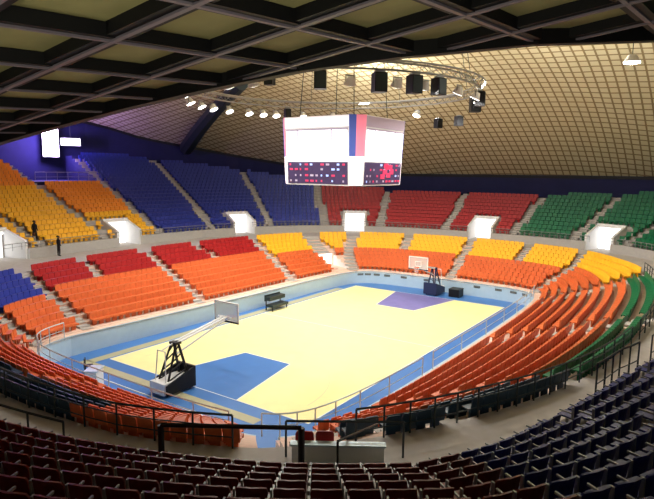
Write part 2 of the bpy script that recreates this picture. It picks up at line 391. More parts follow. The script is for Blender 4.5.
def beam(bm, p, q, wd, dp, drop, m):
    (x0, y0), (x1, y1) = p, q; d = Vector((x1-x0, y1-y0)).normalized(); nn = Vector((-d.y, d.x))*wd/2; vs = []
    for (x, y) in (p, q):
        for s in (-1, 1):
            for h in (drop, drop+dp): vs.append((CAM.x+x+s*nn.x, CAM.y+y+s*nn.y, cz(x, y)+h))
    bm.add(vs, [(0, 1, 3, 2), (4, 6, 7, 5), (0, 4, 5, 1), (2, 3, 7, 6), (0, 2, 6, 4), (1, 5, 7, 3)], m)
bb = MB(); cc, ss = math.cos(crot), math.sin(crot)
def clipline(o, d):
    pts = [t*.1 for t in range(-300, 400) if inside(o[0]+d[0]*t*.1, o[1]+d[1]*t*.1)]
    return (pts[0], pts[-1]) if len(pts) > 5 else None
for j in range(-4, 12):
    o = (cx0-ss*CS*j, cy0+cc*CS*j); r = clipline(o, (cc, ss))
    if r: p, q = [(o[0]+cc*t, o[1]+ss*t) for t in r]; beam(bb, p, q, .42, .24, .02, M['beam']); beam(bb, p, q, .1, .04, -.02, M['strip'])
for i in range(-5, 8):
    o = (cx0+cc*CS*i, cy0+ss*CS*i); r = clipline(o, (-ss, cc))
    if r: p, q = [(o[0]-ss*t, o[1]+cc*t) for t in r]; beam(bb, p, q, .42, .24, .02, M['beam']); beam(bb, p, q, .1, .04, -.03, M['strip'])
for a, b in zip(edge[:-1], edge[1:]): beam(bb, a, b, .3, .62, -.08, M['beam'])
bb.build('ceiling_beams', None, can)
# ------------------------------------------------------------------ seats
def seat_simple():
    b = MB()
    b.box((0, -.02, .41), (.47, .40, .05)); b.box((0, -.2, .37), (.47, .05, .09))
    vs = []; prof = [(-.24, .36), (-.24, .74), (-.2, .82), (.2, .82), (.24, .74), (.24, .36)]
    for yo in (0, .05):
        for x, z in prof: vs.append((x, .17+yo+.12*(z-.43)+.12*x*x*-1, z))
    nn = 6; b.add(vs, [tuple(range(nn)), tuple(range(2*nn-1, nn-1, -1))]+[((i+1) % nn, i, i+nn, (i+1) % nn+nn) for i in range(nn)])
    b.box((0, .05, .2), (.3, .08, .38))
    return b
SS = seat_simple()
sv = np.array(SS.v); sf = SS.f
def seat_mesh(m):
    b = MB(); b.add(SS.v, SS.f, m); me = bpy.data.meshes.new('seat'); me.from_pydata(b.v, [], b.f); me.materials.append(m); return me
ORD = ['first', 'second', 'third', 'fourth', 'fifth', 'sixth', 'seventh', 'eighth', 'ninth', 'tenth', 'eleventh', 'twelfth', 'thirteenth', 'fourteenth', 'fifteenth', 'sixteenth', 'seventeenth', 'eighteenth', 'nineteenth', 'twentieth', 'twenty-first', 'twenty-second', 'twenty-third', 'twenty-fourth']
def project(X):
    d = Vector(X)-CAM; z = d.dot(fw); return (327+FPX*d.dot(r2)/z, 249.5-FPX*d.dot(u2)/z, z) if z > .3 else (-999, -999, z)
kinds = {}   # kind -> list of (x, y, z, rz, matkey, label, group, dist)
def usec(d):
    for lo, hi, key, name in ((117, 130.5, 'yellow', 'the yellow block left of the wide bright doorway'), (103, 117, 'yellow', 'the yellow block cut by the left photo edge'), (93, 103, 'yellow', 'the wide yellow block at far left'), (84, 93, 'yellow', 'the orange block under the wall display'),
        (72.7, 84, 'blue', 'the blue block beside the orange block'), (57, 72.7, 'blue', 'the middle blue block'), (40.8, 57, 'blue', 'the blue block beside the red blocks'),
        (24, 40.8, 'red', 'the red block beneath the scoreboard'), (8, 24, 'red', 'the middle red block'), (-5.2, 8, 'red', 'the red block beside the green blocks'),
        (-17, -5.2, 'green', 'the green block beside the red blocks'), (-29, -17, 'green', 'the middle green block'), (-141.5, -29, 'green', 'the green block at the right photo edge')):
        if lo <= d < hi: return key, name
    return 'maroon', 'foreground'
def onz(px, py, z):
    d = (fw+r2*((px-327)/FPX)-u2*((py-249.5)/FPX)); t = (z-CAM.z)/d.z; q = CAM+d*t; return (q.x, q.y, z)
CK = {}
def clash(x, y, r):
    i, j = int(x//1), int(y//1)
    for a in (-1, 0, 1):
        for b in (-1, 0, 1):
            for (u, v) in CK.get((i+a, j+b), ()):
                if (u-x)**2+(v-y)**2 < r*r: return True
    CK.setdefault((i, j), []).append((x, y)); return False
SA, SB = onz(338, 448, 4.9), onz(400, 414, 2.9); SA = (SA[0]+.35*fw.x, SA[1]+.35*fw.y, 0)
for i in range(13):
    x, y = SA[0]+(SB[0]-SA[0])*i/12, SA[1]+(SB[1]-SA[1])*i/12; CK.setdefault((int(x//1), int(y//1)), []).append((x, y))
for k in range(26):
    R = UR0+UP*k+.45; z = uz(k)
    d = -180.0
    while d < 180-.5/speed(179, R, True):
        sp = speed(d, R, True); d += .53/sp
        if R > rtop(d)-.2: continue
        if any(abs(d-A)*sp < .56 for A in UA) or any(abs(d+360-A)*sp < .6 for A in UA): continue
        if k < 4 and (in_vom(d-.45/sp) or in_vom(d+.45/sp) or in_vom(d)): continue
        x, y, _ = P3(d, R, 0); px, py, dz = project((x, y, z+.6))
        if not (-160 < px < 860 and -10 < py < 530): continue
        if not (-12 < px < 666 and py < 510): dz += 1000   # beyond the frame: never one of the individual seats
        if (Vector((x, y))-CAM.to_2d()).length < 1.6: continue
        if clash(x, y, .52): continue
        nx, ny = nrm(d, R, True); rz = math.atan2(ny, nx)-PI/2
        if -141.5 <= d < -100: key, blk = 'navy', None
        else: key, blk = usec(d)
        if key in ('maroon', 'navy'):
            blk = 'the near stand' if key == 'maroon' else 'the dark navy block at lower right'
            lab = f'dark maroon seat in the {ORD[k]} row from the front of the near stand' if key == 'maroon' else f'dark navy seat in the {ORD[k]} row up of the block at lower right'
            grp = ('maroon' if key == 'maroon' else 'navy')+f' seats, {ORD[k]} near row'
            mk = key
        else:
            mk = key
            if key == 'yellow' and ((84 < d < 93 and k > 4) or k > 11): mk = 'amber'  # yellow blocks turn amber in their upper rows
            cn = {'amber': 'orange'}.get(mk, mk)
            lab = f'{cn} seat, {ORD[k]} row up, in {blk}'; grp = f'{ORD[k]} row seats of {blk}'
        kinds.setdefault((key,), []).append((x, y, z, rz, mk, lab, grp, dz))
def lsec(d, k):
    if 124 <= d or d < -131: return ('orange', 'the near left bend') if k < 6 else ('teal', 'the near left bend') if d < 0 or d > 150 else ('blue', 'the left bend')
    return None
for k in range(LN):
    R = LR0+LP*k+.55; z = lz(k); d = -180.0
    while d < 180-.5/speed(179, R, False):
        sp = speed(d, R, False); d += .51/sp
        bad = False
        for A in LA:
            if k < A[3]: continue
            for dd in (0, 360, -360):
                if abs(d+dd-la_ang(A, R))*sp < A[2]+.22: bad = True
        if bad or (-150.5 < d < -143.5): continue
        if LOWV[0]-1 < d < LOWV[1]+1 and k < 6: continue
        x, y, _ = P3(d, R, 0, False); px, py, dz = project((x, y, z+.6))
        if not (-160 < px < 860 and -10 < py < 480): continue
        if not (-12 < px < 666): dz += 1000
        L = [la_ang(a, R) for a in LA]
        def bt(i, j): return L[j] <= d < L[i]
        if d >= L[0] and d < L[18]: key, blk = ('blue', 'the left bend') if k >= 5 else ('orange', 'the left bend')
        elif bt(0, 2): key, blk = ('red' if k >= 6 else 'orange'), 'the leftmost straight side block'
        elif bt(2, 4): key, blk = ('red' if k >= 6 else 'orange'), 'the side block above the black bench'
        elif bt(4, 6): key, blk = ('yellow' if k >= 5 else 'orange'), 'the far left corner block'
        elif bt(6, 8): key, blk = ('yellow' if k >= 5 else 'orange'), 'the block behind the far hoop'
        elif bt(8, 10): key, blk = ('yellow' if k >= 5 else 'orange'), 'the block right of the far hoop'
        elif bt(10, 11): key, blk = (('yellow' if d > -62 else 'green') if k >= (6 if d > -62 else 7 if d > -78 else 8) else 'orange'), 'the right bend'
        elif bt(11, 13): key, blk = ('green' if k >= 8 else 'orange'), 'the right side block'
        elif bt(13, 14): key, blk = ('teal' if k >= 7 else 'orange'), 'the near right block'
        elif bt(14, 15): key, blk = ('teal' if k >= 5 and d > -145 else 'orange'), 'the near block right of the gangway'
        else: key, blk = ('teal' if k >= 6 and (d < -166 or d > 0) else 'orange'), 'the near block left of the gangway'
        if clash(x, y, .48): continue
        nx, ny = nrm(d, R, False); rz = math.atan2(ny, nx)-PI/2
        cn = 'slate' if key == 'teal' else key
        kinds.setdefault((key,), []).append((x, y, z, rz, key, f'{cn} lower seat, {ORD[k]} row up, in {blk}', f'lower {ORD[k]} row seats of {blk}', dz))
meshes = {}
for key, lst in kinds.items():
    lst.sort(key=lambda t: t[7])
    nearkind = key[0] in ('maroon', 'navy'); cname = {'teal': 'slate'}.get(key[0], key[0])
    proto = None
    nin = min(300, sum(t[7] < 1000 for t in lst))
    for i, (x, y, z, rz, mk, lab, grp, dz) in enumerate(lst[:nin]):
        if not nearkind:
            if mk not in meshes: meshes[mk] = seat_mesh(M[mk])
            o = bpy.data.objects.new(cname+'_seat', meshes[mk]); col.objects.link(o)
        else:
            if proto is None:
                o = empty(cname+'_seat', (0, 0, 0)); proto = o
                b = MB(); vs = []; cols = [-.228, -.12, 0, .12, .228]; rows = [(.44, 0), (.58, .015), (.72, .04), (.80, .07)]
                for t in (0, .035):
                    for zz, yo in rows:
                        for xx in cols: vs.append((xx*(.93 if zz > .75 else 1), .19+yo+t-.9*xx*xx, zz-(.02 if abs(xx) > .2 and zz > .75 else 0)))
                nc = 5; nr = 4; fs = []
                for t in (0, 20):
                    for r in range(3):
                        for c_ in range(4):
                            q = (t+r*5+c_, t+r*5+c_+1, t+(r+1)*5+c_+1, t+(r+1)*5+c_); fs.append(q if t == 0 else q[::-1])
                for c_ in range(4): fs.append((15+c_, 16+c_, 36+c_, 35+c_)); fs.append((c_+1, c_, 20+c_, 21+c_))
                for r in range(3): fs.append((r*5, r*5+5, r*5+25, r*5+20)); fs.append((r*5+9, r*5+4, r*5+24, r*5+29))
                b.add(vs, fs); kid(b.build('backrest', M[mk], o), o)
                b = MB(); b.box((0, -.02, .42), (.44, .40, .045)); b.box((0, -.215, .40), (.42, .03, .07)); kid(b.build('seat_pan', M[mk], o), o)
                b = MB(); b.box((.255, .2, .58), (.028, .06, .34), M['grey']); b.box((.255, .02, .58), (.028, .36, .035), M['grey']); b.box((.255, .06, .205), (.028, .07, .41), M['grey']); kid(b.build('side_bracket', None, o), o)
            else: o = copy_tree(proto)
        o.location = (x, y, z); o.rotation_euler = (0, 0, rz)
        tag(o, lab, 'seat', grp)
    rest = lst[nin:]
    if rest:
        V = np.zeros((len(rest), len(sv), 3)); mats = sorted(set(t[4] for t in rest)); F = []; MI = []
        for i, t in enumerate(rest):
            c_, s_ = math.cos(t[3]), math.sin(t[3]); V[i, :, 0] = t[0]+sv[:, 0]*c_-sv[:, 1]*s_; V[i, :, 1] = t[1]+sv[:, 0]*s_+sv[:, 1]*c_; V[i, :, 2] = t[2]+sv[:, 2]
            F += [tuple(j+i*len(sv) for j in f) for f in sf]; MI += [mats.index(t[4])]*len(sf)
        me = bpy.data.meshes.new(cname+'_seats'); me.from_pydata(V.reshape(-1, 3).tolist(), [], F)
        for q in mats: me.materials.append(M[q])
        me.polygons.foreach_set('material_index', MI)
        o = bpy.data.objects.new(cname+'_seats', me); col.objects.link(o)
        tag(o, f'{cname} plastic seats in rows, the farther ones of that colour', 'seats', None, 'stuff')
print({k: len(v) for k, v in kinds.items()})
# ------------------------------------------------------------------ railings
def railing(name, pts, h, m, label, post_r=.03, rail_r=.035, mids=1, step=1, group=None, rail_m=None):
    root = empty(name, pts[0]); o0 = Vector(pts[0]); Q = [Vector(p)-o0 for p in pts]
    b = MB(); b.tube([p+Vector((0, 0, h)) for p in Q], rail_r, m, 6); b.build('top_rail', None, root)
    for q in range(mids):
        b = MB(); b.tube([p+Vector((0, 0, h*(q+1)/(mids+1))) for p in Q], rail_r*.6, m, 5); b.build('middle_rail', None, root)
    idx = list(range(0, len(Q), step))
    if idx[-1] != len(Q)-1: idx.append(len(Q)-1)
    for i in idx:
        b = MB(); b.cyl(Q[i], post_r, post_r, h, m, 6); b.build('post', None, root)
    return tag(root, label, 'railing', group)
def loop(a, b, R, z, upper, n): return [P3(a+(b-a)*i/n, R, z, upper) for i in range(n+1)]
# court wall rail, right hand side and left bend
railing('court_railing', loop(-55, -100, 7.1, 1.25, False, 16), .95, M['boardrail'], 'pale blue railing on the court wall along the right side', step=2)
railing('court_railing', loop(-102, -148, 7.1, 1.25, False, 14), .95, M['boardrail'], 'pale blue railing on the court wall near the photo bottom', step=2)
railing('court_railing', loop(150, 122, 7.1, 1.25, False, 8), .95, M['boardrail'], 'pale railing on the court wall at the left bend', step=2)
railing('court_railing', loop(-158, -208, 7.1, 1.25, False, 12), .8, M['boardrail'], 'pale railing on the near court wall behind the near hoop', step=2)
# back of lower stand
railing('guard_rail', loop(-60, -98, LTOP+.15, CONC, False, 16), .95, M['dark'], 'dark railing behind the green lower seats at right', mids=2)
railing('guard_rail', loop(-101, -142, LTOP+.15, CONC, False, 16), .95, M['dark'], 'dark railing behind the slate lower seats at near right', mids=2)
railing('guard_rail', loop(-152, -215, LTOP+.15, CONC, False, 20), .95, M['dark'], 'long dark railing behind the near lower seats at left', mids=2)
# near front of the upper stand
railing('guard_rail', loop(-104, -112, UR0-.1, CONC, True, 5), 1.9, M['dark'], 'dark railing at the front of the navy block, farther piece', mids=2)
railing('guard_rail', loop(-115, -124, UR0-.1, CONC, True, 5), 1.9, M['dark'], 'dark railing at the front of the navy block by the gangway', mids=2)
railing('guard_rail', loop(176, 196, UR0-.3, CONC, True, 8), 1.35, M['dark'], 'dark railing along the pale walkway at lower left', mids=1)
x0, x1 = onz(158, 429, 5.8), onz(301, 432, 5.8)
x0, x1 = (x0[0]+.2*fw.x, x0[1]+.2*fw.y, CONC), (x1[0]+.2*fw.x, x1[1]+.2*fw.y, CONC)
railing('guard_rail', [x0, tuple((Vector(x0)+Vector(x1))/2), x1], 1.85, M['blk'], 'thick black rail standing at centre front of the near stand', post_r=.075, rail_r=.055, mids=0, step=2)
pp = MB()
for a in np.arange(-168, -142, 2.0): pp.quad(P3(a, UR0-.12, 3.95), P3(a+2, UR0-.12, 3.95), P3(a+2, UR0-.12, 5.0), P3(a, UR0-.12, 5.0), M['dark']); pp.quad(P3(a, UR0-.12, 5.0), P3(a+2, UR0-.12, 5.0), P3(a+2, UR0, 5.0), P3(a, UR0, 5.0), M['dark'])
struct(pp.build('wall_parapet'))
railing('stair_rail', [(SA[0], SA[1], 3.95), (SB[0], SB[1], 1.95)], .95, M['blk'], 'sloping black handrail right of the near gangway', mids=0)
A_, B_ = onz(286, 421, 4.95), onz(404, 422, 4.95)
railing('guard_rail', [(A_[0], A_[1], CONC), (B_[0], B_[1], CONC)], 1.0, M['dark'], 'straight thin dark rail across the near gangway', mids=0)
A_, B_ = onz(292, 444, 4.55), onz(384, 446, 4.55)
b = MB(); L_ = math.hypot(B_[0]-A_[0], B_[1]-A_[1]); b.box((0, 0, .3), (L_, .16, .6), M['white']); b.box((0, 0, .62), (L_+.1, .24, .05), M['boardrail'])
o = b.build('low_barrier'); o.location = ((A_[0]+B_[0])/2, (A_[1]+B_[1])/2, CONC); o.rotation_euler = (0, 0, math.atan2(B_[1]-A_[1], B_[0]-A_[0])); tag(o, 'low white barrier at the head of the near gangway', 'barrier')
for i in range(2):
    C_ = onz(304+i*21, 441, 4.75); o = bpy.data.objects.new('red_seat', meshes['red']); col.objects.link(o); o.location = (C_[0]+.75*fw.x, C_[1]+.75*fw.y, CONC); o.rotation_euler = (0, 0, math.atan2(B_[1]-A_[1], B_[0]-A_[0])+PI)
    tag(o, ['left red seat of the pair behind the low white barrier', 'right red seat of the pair behind the low white barrier'][i], 'seat', 'red seats at the near gangway')
# back rail on orange block and upper front rails far side
railing('guard_rail', loop(84.3, 92.6, 32.6, uz(14), True, 6), 1.0, M['grey'], 'pale railing along the top of the orange block', mids=1)
for a, b, nm in ((91, 110, 'front of the wide yellow block'), (66.5, 87.5, 'front of the first blue blocks'), (34, 62.5, 'front of the blue and red blocks'), (3.5, 29.5, 'front of the middle red block'), (-20.5, -1, 'front of the first green blocks'), (-44, -25, 'front of the right green blocks')):
    railing('front_rail', loop(a, b, UR0+.05, UZ0, True, 12), .55, M['grey'], f'low grey railing along the {nm}', post_r=.025, rail_r=.03, mids=1)
# ------------------------------------------------------------------ hoops
def hoop(x_base, x_board, y, s, label, dark):
    """s = +1 the board faces +x."""
    root = empty('basketball_hoop', (x_base, y, 0), 0 if s > 0 else PI); L = abs(x_board-x_base)
    b = MB(); b.box((-.1, 0, .42), (1.9, 1.1, .6), M['white']); b.box((.9, 0, .66), (.14, 1.3, 1.08), dark); 
    for sy in (-.62, .62):
        w8 = [(-.95, sy-.05, .12), (.95, sy-.05, .12), (.95, sy-.05, 1.2), (-.95, sy-.05, .62), (-.95, sy+.05, .12), (.95, sy+.05, .12), (.95, sy+.05, 1.2), (-.95, sy+.05, .62)]
        b.add(w8, [(0, 1, 2, 3), (7, 6, 5, 4), (0, 4, 5, 1), (1, 5, 6, 2), (2, 6, 7, 3), (3, 7, 4, 0)], dark)
    for sx in (-.8, .7):
        for sy in (-.45, .45): b.cyl((sx, sy-.04, .07), .07, .07, .08, M['blk'], 8, (0, 1, 0))
    b.build('padded_base', None, root)
    b = MB()
    for sy in (-.35, .35):
        b.tube([(-.6, sy, .7), (.1, sy*.5, 2.5)], .06, dark, 6); b.tube([(.7, sy, .7), (.25, sy*.5, 2.5)], .07, dark, 6)
        for q in range(4):
            t = q/4; b.tube([(-.6+.7*t, sy*(1-.5*t), .7+1.8*t), (.7-.45*(t+.2), sy*(1-.5*(t+.2)), .7+1.8*(t+.2))], .04, dark, 5)
    b.box((.2, 0, 2.52), (.4, .5, .12), dark)
    b.build('lattice_tower', None, root)
    b = MB()
    b.tube([(-.8, -.4, .7), (-.7, -.3, 2.3)], .03, M['white'], 5); b.tube([(-.8, .4, .7), (-.7, .3, 2.3)], .03, M['white'], 5); b.tube([(-.7, -.3, 2.3), (-.7, .3, 2.3)], .03, M['white'], 5); b.tube([(-.7, 0, 2.3), (.1, 0, 2.55)], .03, M['white'], 5)
    b.build('brace', None, root)
    b = MB()
    for sy in (-.14, .14): b.tube([(.15, sy, 2.5), (L-.15, sy, 3.15)], .07, M['white'], 6)
    b.tube([(.3, 0, 1.9), (L-.15, 0, 2.95)], .05, M['white'], 6); b.tube([(L-.15, -.5, 3.15), (L-.15, .5, 3.15)], .05, M['white'], 6)
    b.build('arm', None, root)
    bd = MB(); bd.box((L, 0, 3.42), (.04, 1.72, .98), M['glass']); bdo = bd.build('backboard', None, root)
    b = MB()
    for z in (2.9, 3.95): b.box((L, 0, z), (.08, 1.84, .07), M['white'])
    for yy in (-.9, .9): b.box((L, yy, 3.42), (.08, .07, 1.1), M['white'])
    for z in (3.12, 3.55): b.box((L+.025, 0, z), (.01, .6, .05), M['white'])
    for yy in (-.28, .28): b.box((L+.025, yy, 3.33), (.01, .05, .45), M['white'])
    b.build('board_frame', None, bdo)
    b = MB(); b.box((L, 0, 2.86), (.1, 1.84, .1), dark); b.build('board_padding', None, bdo)
    b = MB(); b.tube([(L+.38+.225*math.cos(2*PI*i/16), .225*math.sin(2*PI*i/16), 3.05) for i in range(16)], .018, M['rim'], 6, True); b.box((L+.09, 0, 3.04), (.16, .16, .05), M['rim']); b.build('rim', None, root)
    b = MB()
    for i in range(12):
        a, c_ = 2*PI*i/12, 2*PI*(i+1)/12
        b.tube([(L+.38+.22*math.cos(a), .22*math.sin(a), 3.04), (L+.38+.12*math.cos(c_), .12*math.sin(c_), 2.62)], .006, M['net'], 3); b.tube([(L+.38+.22*math.cos(c_), .22*math.sin(c_), 3.04), (L+.38+.12*math.cos(a), .12*math.sin(a), 2.62)], .006, M['net'], 3)
    b.build('net', None, root)
    tag(root, label, 'basketball hoop')
hoop(-14.95, -11.0, .6, 1, 'portable basketball hoop with dark padded base at the near end', M['blk'])
hoop(15.3, 11.7, -.4, -1, 'basketball hoop with dark base at the far end of court', mat('dark_blue_pad', lin(40, 50, 84), .5))
bx = MB(); bx.box((0, 0, .35), (1.1, 1.0, .7), M['blk']); bx.box((0, 0, .72), (1.16, 1.06, .05), M['dark']); bo = bx.build('equipment_box'); bo.location = (15.6, -2.45, .004); tag(bo, 'low dark box standing right of the far hoop base', 'box')
# courtside bench table
root = empty('team_bench', (1.75, 7.75, 0)); tag(root, 'black two-level courtside bench against the left court wall', 'bench')
b = MB(); b.box((0, 0, .98), (1.95, .55, .3), M['dark']); b.box((0, .3, 1.0), (1.95, .06, .5), M['dark']); b.build('upper_bench', None, root)
b = MB(); b.box((0, -.25, .42), (1.95, .75, .2), M['dark']); b.build('lower_bench', None, root)
for sx in (-.9, .9):
    for sy in (-.5, .2): b = MB(); b.box((sx, sy, .45 if sy > 0 else .17), (.07, .07, .9 if sy > 0 else .34), M['blk']); b.build('leg', None, root)
# white podium block and scattered chair at near-left end of court wall
b = MB(); b.box((0, 0, .55), (.9, .6, 1.1), M['white'], 0); b.box((0, 0, 1.13), (1.0, .7, .06), M['boardrail']); o = b.build('podium'); o.location = (-17.35, 3.9, 0); o.rotation_euler = (0, 0, .6); tag(o, 'small white podium beside the near left end of court', 'podium')
def chair(loc, rz, label):
    r = empty('folding_chair', loc, rz)
    b = MB(); b.box((0, 0, .44), (.42, .42, .04), M['blk']); b.build('seat', None, r)
    b = MB(); b.box((0, .2, .72), (.42, .03, .3), M['blk']); b.build('backrest', None, r)
    for sx in (-.19, .19):
        for sy in (-.19, .19): b = MB(); b.tube([(sx, sy, 0), (sx, sy*.9, .44 if sy < 0 else .85)], .015, M['blk'], 5); b.build('leg', None, r)
    tag(r, label, 'chair')
chair((-16.6, 5.6, 0), 1.2, 'black folding chair nearest the white podium'); chair((-16.1, 6.4, 0), .9, 'black folding chair farther from the white podium')
# ------------------------------------------------------------------ scoreboard
root = empty('scoreboard', (0, 0, 10.5)); tag(root, 'large white four-sided scoreboard hanging over the court centre', 'scoreboard')
H = 4.45; W0, W1, C0, C1 = 2.5, 2.56, .62, .8   # half width of a face, chamfer size
def oct_(hw, c_, z): a = hw+c_; return [(-a, -hw, z), (-hw, -a, z), (hw, -a, z), (a, -hw, z), (a, hw, z), (hw, a, z), (-hw, a, z), (-a, hw, z)]
lo, hi = oct_(W0, C0, 0), oct_(W1, C1, H)
b = MB(); b.add(lo+hi, [tuple(range(7, -1, -1)), tuple(range(8, 16))]+[(i, (i+1) % 8, (i+1) % 8+8, i+8) for i in range(8)], M['white']); b.build('housing', None, root)
def face(i, u0, u1, v0, v1, off, m, bm, th=.05):
    A, B, C_, D = [Vector(q) for q in (lo[i], lo[(i+1) % 8], hi[(i+1) % 8], hi[i])]
    nn = (B-A).cross(D-A).normalized()
    f = lambda u, v, o: (A.lerp(B, u)).lerp(D.lerp(C_, u), v)+nn*o
    vs = [f(u0, v0, 0), f(u1, v0, 0), f(u1, v1, 0), f(u0, v1, 0), f(u0, v0, off), f(u1, v0, off), f(u1, v1, off), f(u0, v1, off)]
    bm.add(vs, [(0, 3, 2, 1), (4, 5, 6, 7), (0, 1, 5, 4), (1, 2, 6, 5), (2, 3, 7, 6), (3, 0, 4, 7)], m)
for i in (1, 3, 5, 7):       # wide faces
    b = MB(); face(i, .03, .97, .36, .80, .05, M['screen'], b); scn = b.build('screen', None, root); scn['label'] = 'bright white video screen'
    b = MB()
    for u in (.2, .74): face(i, u, u+.015, .36, .80, .08, M['lilac'], b)
    face(i, .02, .98, .795, .82, .08, M['lilac'], b); b.build('screen_frame', None, scn)
    b = MB(); face(i, .0, 1, .84, .99, .04, M['lilac'] if i == 1 else M['bwhite'], b); b.build('top_fascia', None, root)
    b = MB(); face(i, .02, .98, .02, .34, .05, M['sbdark'], b); 
    random.seed(i)
    for u in np.arange(.06, .95, .085):
        for v in (.05, .13, .22, .29):
            if random.random() < .62: face(i, u, u+random.choice((.02, .035, .05)), v, v+.028, .08, M[random.choice(('cellred', 'cellred', 'cellblue', 'lilac'))], b)
    if i == 1:
        for u, v in ((.42, .10), (.48, .17), (.54, .24), (.62, .24), (.66, .17), (.58, .12), (.5, .26)): face(i, u, u+.1, v, v+.07, .1, M['cellred'], b)
    pn = b.build('score_panel', None, root); pn['label'] = 'dark scoring panel with small lit cells'
for i in (0, 2, 4, 6):
    b = MB(); face(i, 0, .42, .42, 1, .05, M['bblue'], b); face(i, .42, 1, .42, 1, .05, M['bpink'], b); face(i, .05, .95, .01, .42, .05, M['bwhite'], b)
    q = b.build('corner_banner', None, root); q['label'] = 'corner panel half blue, half pink above white'
b = MB()
for x in (-2.2, 2.2):
    for y in (-2.2, 2.2):
        b = MB(); b.tube([(x, y, H), (x*.8, y*.8, dome_z(x*.8, y*.8)-10.5)], .03, M['dark'], 5)
        b.build('hanging_cable', None, root)
# ------------------------------------------------------------------ lighting ring
root = empty('lighting_truss', (RCX, RCY, RING_Z)); tag(root, 'round lighting truss ring hanging above the scoreboard', 'lighting truss')
rings = []
for (r, z) in ((RING_R+.3, .25), (RING_R-.3, .25), (RING_R, -.2)):
    b = MB(); b.tube([(r*math.cos(2*PI*i/72), r*math.sin(2*PI*i/72), z) for i in range(72)], .06, M['grey'], 6, True); b.build('ring_chord', None, root)
for r in (RING_R+.3, RING_R-.3):
    pts = []
    for i in range(72):
        a, c_ = 2*PI*i/72, 2*PI*(i+.5)/72; pts += [(r*math.cos(a), r*math.sin(a), .25), (RING_R*math.cos(c_), RING_R*math.sin(c_), -.2)]
    b = MB(); b.tube(pts, .025, M['grey'], 4, True); b.build('lacing', None, root)
for a in range(0, 360, 45):
    b = MB(); c_, s = math.cos(math.radians(a)), math.sin(math.radians(a)); b.tube([(RING_R*c_, RING_R*s, .25), (RING_R*c_*.9, RING_R*s*.9, dome_z(RCX+RING_R*c_*.9, RCY+RING_R*s*.9)-RING_Z)], .02, M['dark'], 4); b.build('hanging_cable', None, root)
WHERE = {}
def flood_proto():
    o = empty('floodlight', (0, 0, 0))
    b = MB(); b.box((0, 0, -.28), (.06, .5, .06), M['grey']); b.box((0, .25, -.42), (.05, .04, .34), M['grey']); b.box((0, -.25, -.42), (.05, .04, .34), M['grey']); kid(b.build('yoke', None, o), o)
    b = MB(); b.cyl((-.08, 0, -.35), .16, .34, .42, M['white'], 12, (.45, 0, -.9)); kid(b.build('housing', None, o), o)
    b = MB(); b.cyl((.105, 0, -.72), .3, .3, .02, M['lamp'], 12, (.45, 0, -.9)); kid(b.build('lens', None, o), o)
    return o
fp = None
fl_angles = [(124, 'far left tip of the ring'), (111, 'ring arc just right of the left tip'), (101, 'far arc just right of the dark duct'), (90, 'far arc, second right of the dark duct'), (78, 'far arc, third right of the dark duct'), (70, 'far arc, fourth right of the dark duct'), (63, 'far arc beside the scoreboard left edge'), (49, 'far arc above the scoreboard left screen'), (34, 'far arc above the scoreboard middle'),
             (150, 'near arc at the far left under the canopy edge'), (168, 'near arc, third from the left tip'), (179, 'near arc, left of the black speakers'), (189, 'near arc, just left of the first speaker'), (220, 'near arc between first and second big speakers'), (235, 'near arc between second and third big speakers'), (245, 'near arc right of the third big speaker'), (262, 'near arc third from the right tip'), (278, 'near arc second from the right tip'), (296, 'near arc beside the right tip speakers'), (350, 'far arc right of the scoreboard')]
for a, wtxt in fl_angles:
    if fp is None: fp = flood_proto(); o = fp
    else: o = copy_tree(fp)
    c_, s = math.cos(math.radians(a)), math.sin(math.radians(a)); o.location = (RCX+RING_R*c_, RCY+RING_R*s, RING_Z-.28); o.rotation_euler = (0, 0, math.radians(a+180))
    tag(o, f'white floodlight on the {wtxt}', 'floodlight', 'floodlights on the lighting ring')
for a in range(10, 370, 30):
    c_, s = math.cos(math.radians(a)), math.sin(math.radians(a))
    light('floodlight_beam', 'SPOT', (RCX+RING_R*c_, RCY+RING_R*s, RING_Z-1.1), FLOOD_W, FLOOD_COL, (RING_R*c_*.9, RING_R*s*.9, 0), .35, 165)
sp_ = None
for a, sz, wtxt in ((195, .75, 'hanging left of centre at the canopy edge'), (211, 1, 'first big one left of the scoreboard banner'), (229, 1.1, 'biggest, above the scoreboard banner'), (241, 1.05, 'second right of the scoreboard banner'), (251, 1, 'third right of the scoreboard banner'), (288, 1.0, 'upper one at the right tip'), (305, 1.1, 'outermost at the right tip'), (337, .8, 'low left one of the far arc pair'), (322, .8, 'low right one of the far arc pair'), (57, .8, 'beside the white floodlights left of scoreboard')):
    if sp_ is None:
        sp_ = empty('loudspeaker', (0, 0, 0)); b = MB(); b.box((0, 0, -.55), (.62, .62, .9), M['blk'], 0, 1.0); kid(b.build('cabinet', None, sp_), sp_)
        b = MB(); b.box((.32, 0, -.55), (.03, .54, .8), M['dark']); kid(b.build('grille', None, sp_), sp_)
        b = MB(); b.box((0, 0, -.05), (.3, .5, .1), M['grey']); kid(b.build('bracket', None, sp_), sp_); o = sp_
    else: o = copy_tree(sp_)
    c_, s = math.cos(math.radians(a)), math.sin(math.radians(a)); dz = -1.3 if a in (337, 322) else -.28
    o.location = (RCX+RING_R*c_, RCY+RING_R*s, RING_Z+dz); o.rotation_euler = (0, 0, math.radians(a)); o.scale = (sz,)*3
    tag(o, f'black loudspeaker on the lighting ring, {wtxt}', 'loudspeaker', 'loudspeakers on the lighting ring')
# oculus at the dome centre
b = MB()
b.tube([(3.2*math.cos(2*PI*i/32), 3.2*math.sin(2*PI*i/32)+YC, ZC-.25) for i in range(32)], .25, M['lilac'], 6, True); struct(b.build('trim_2'))
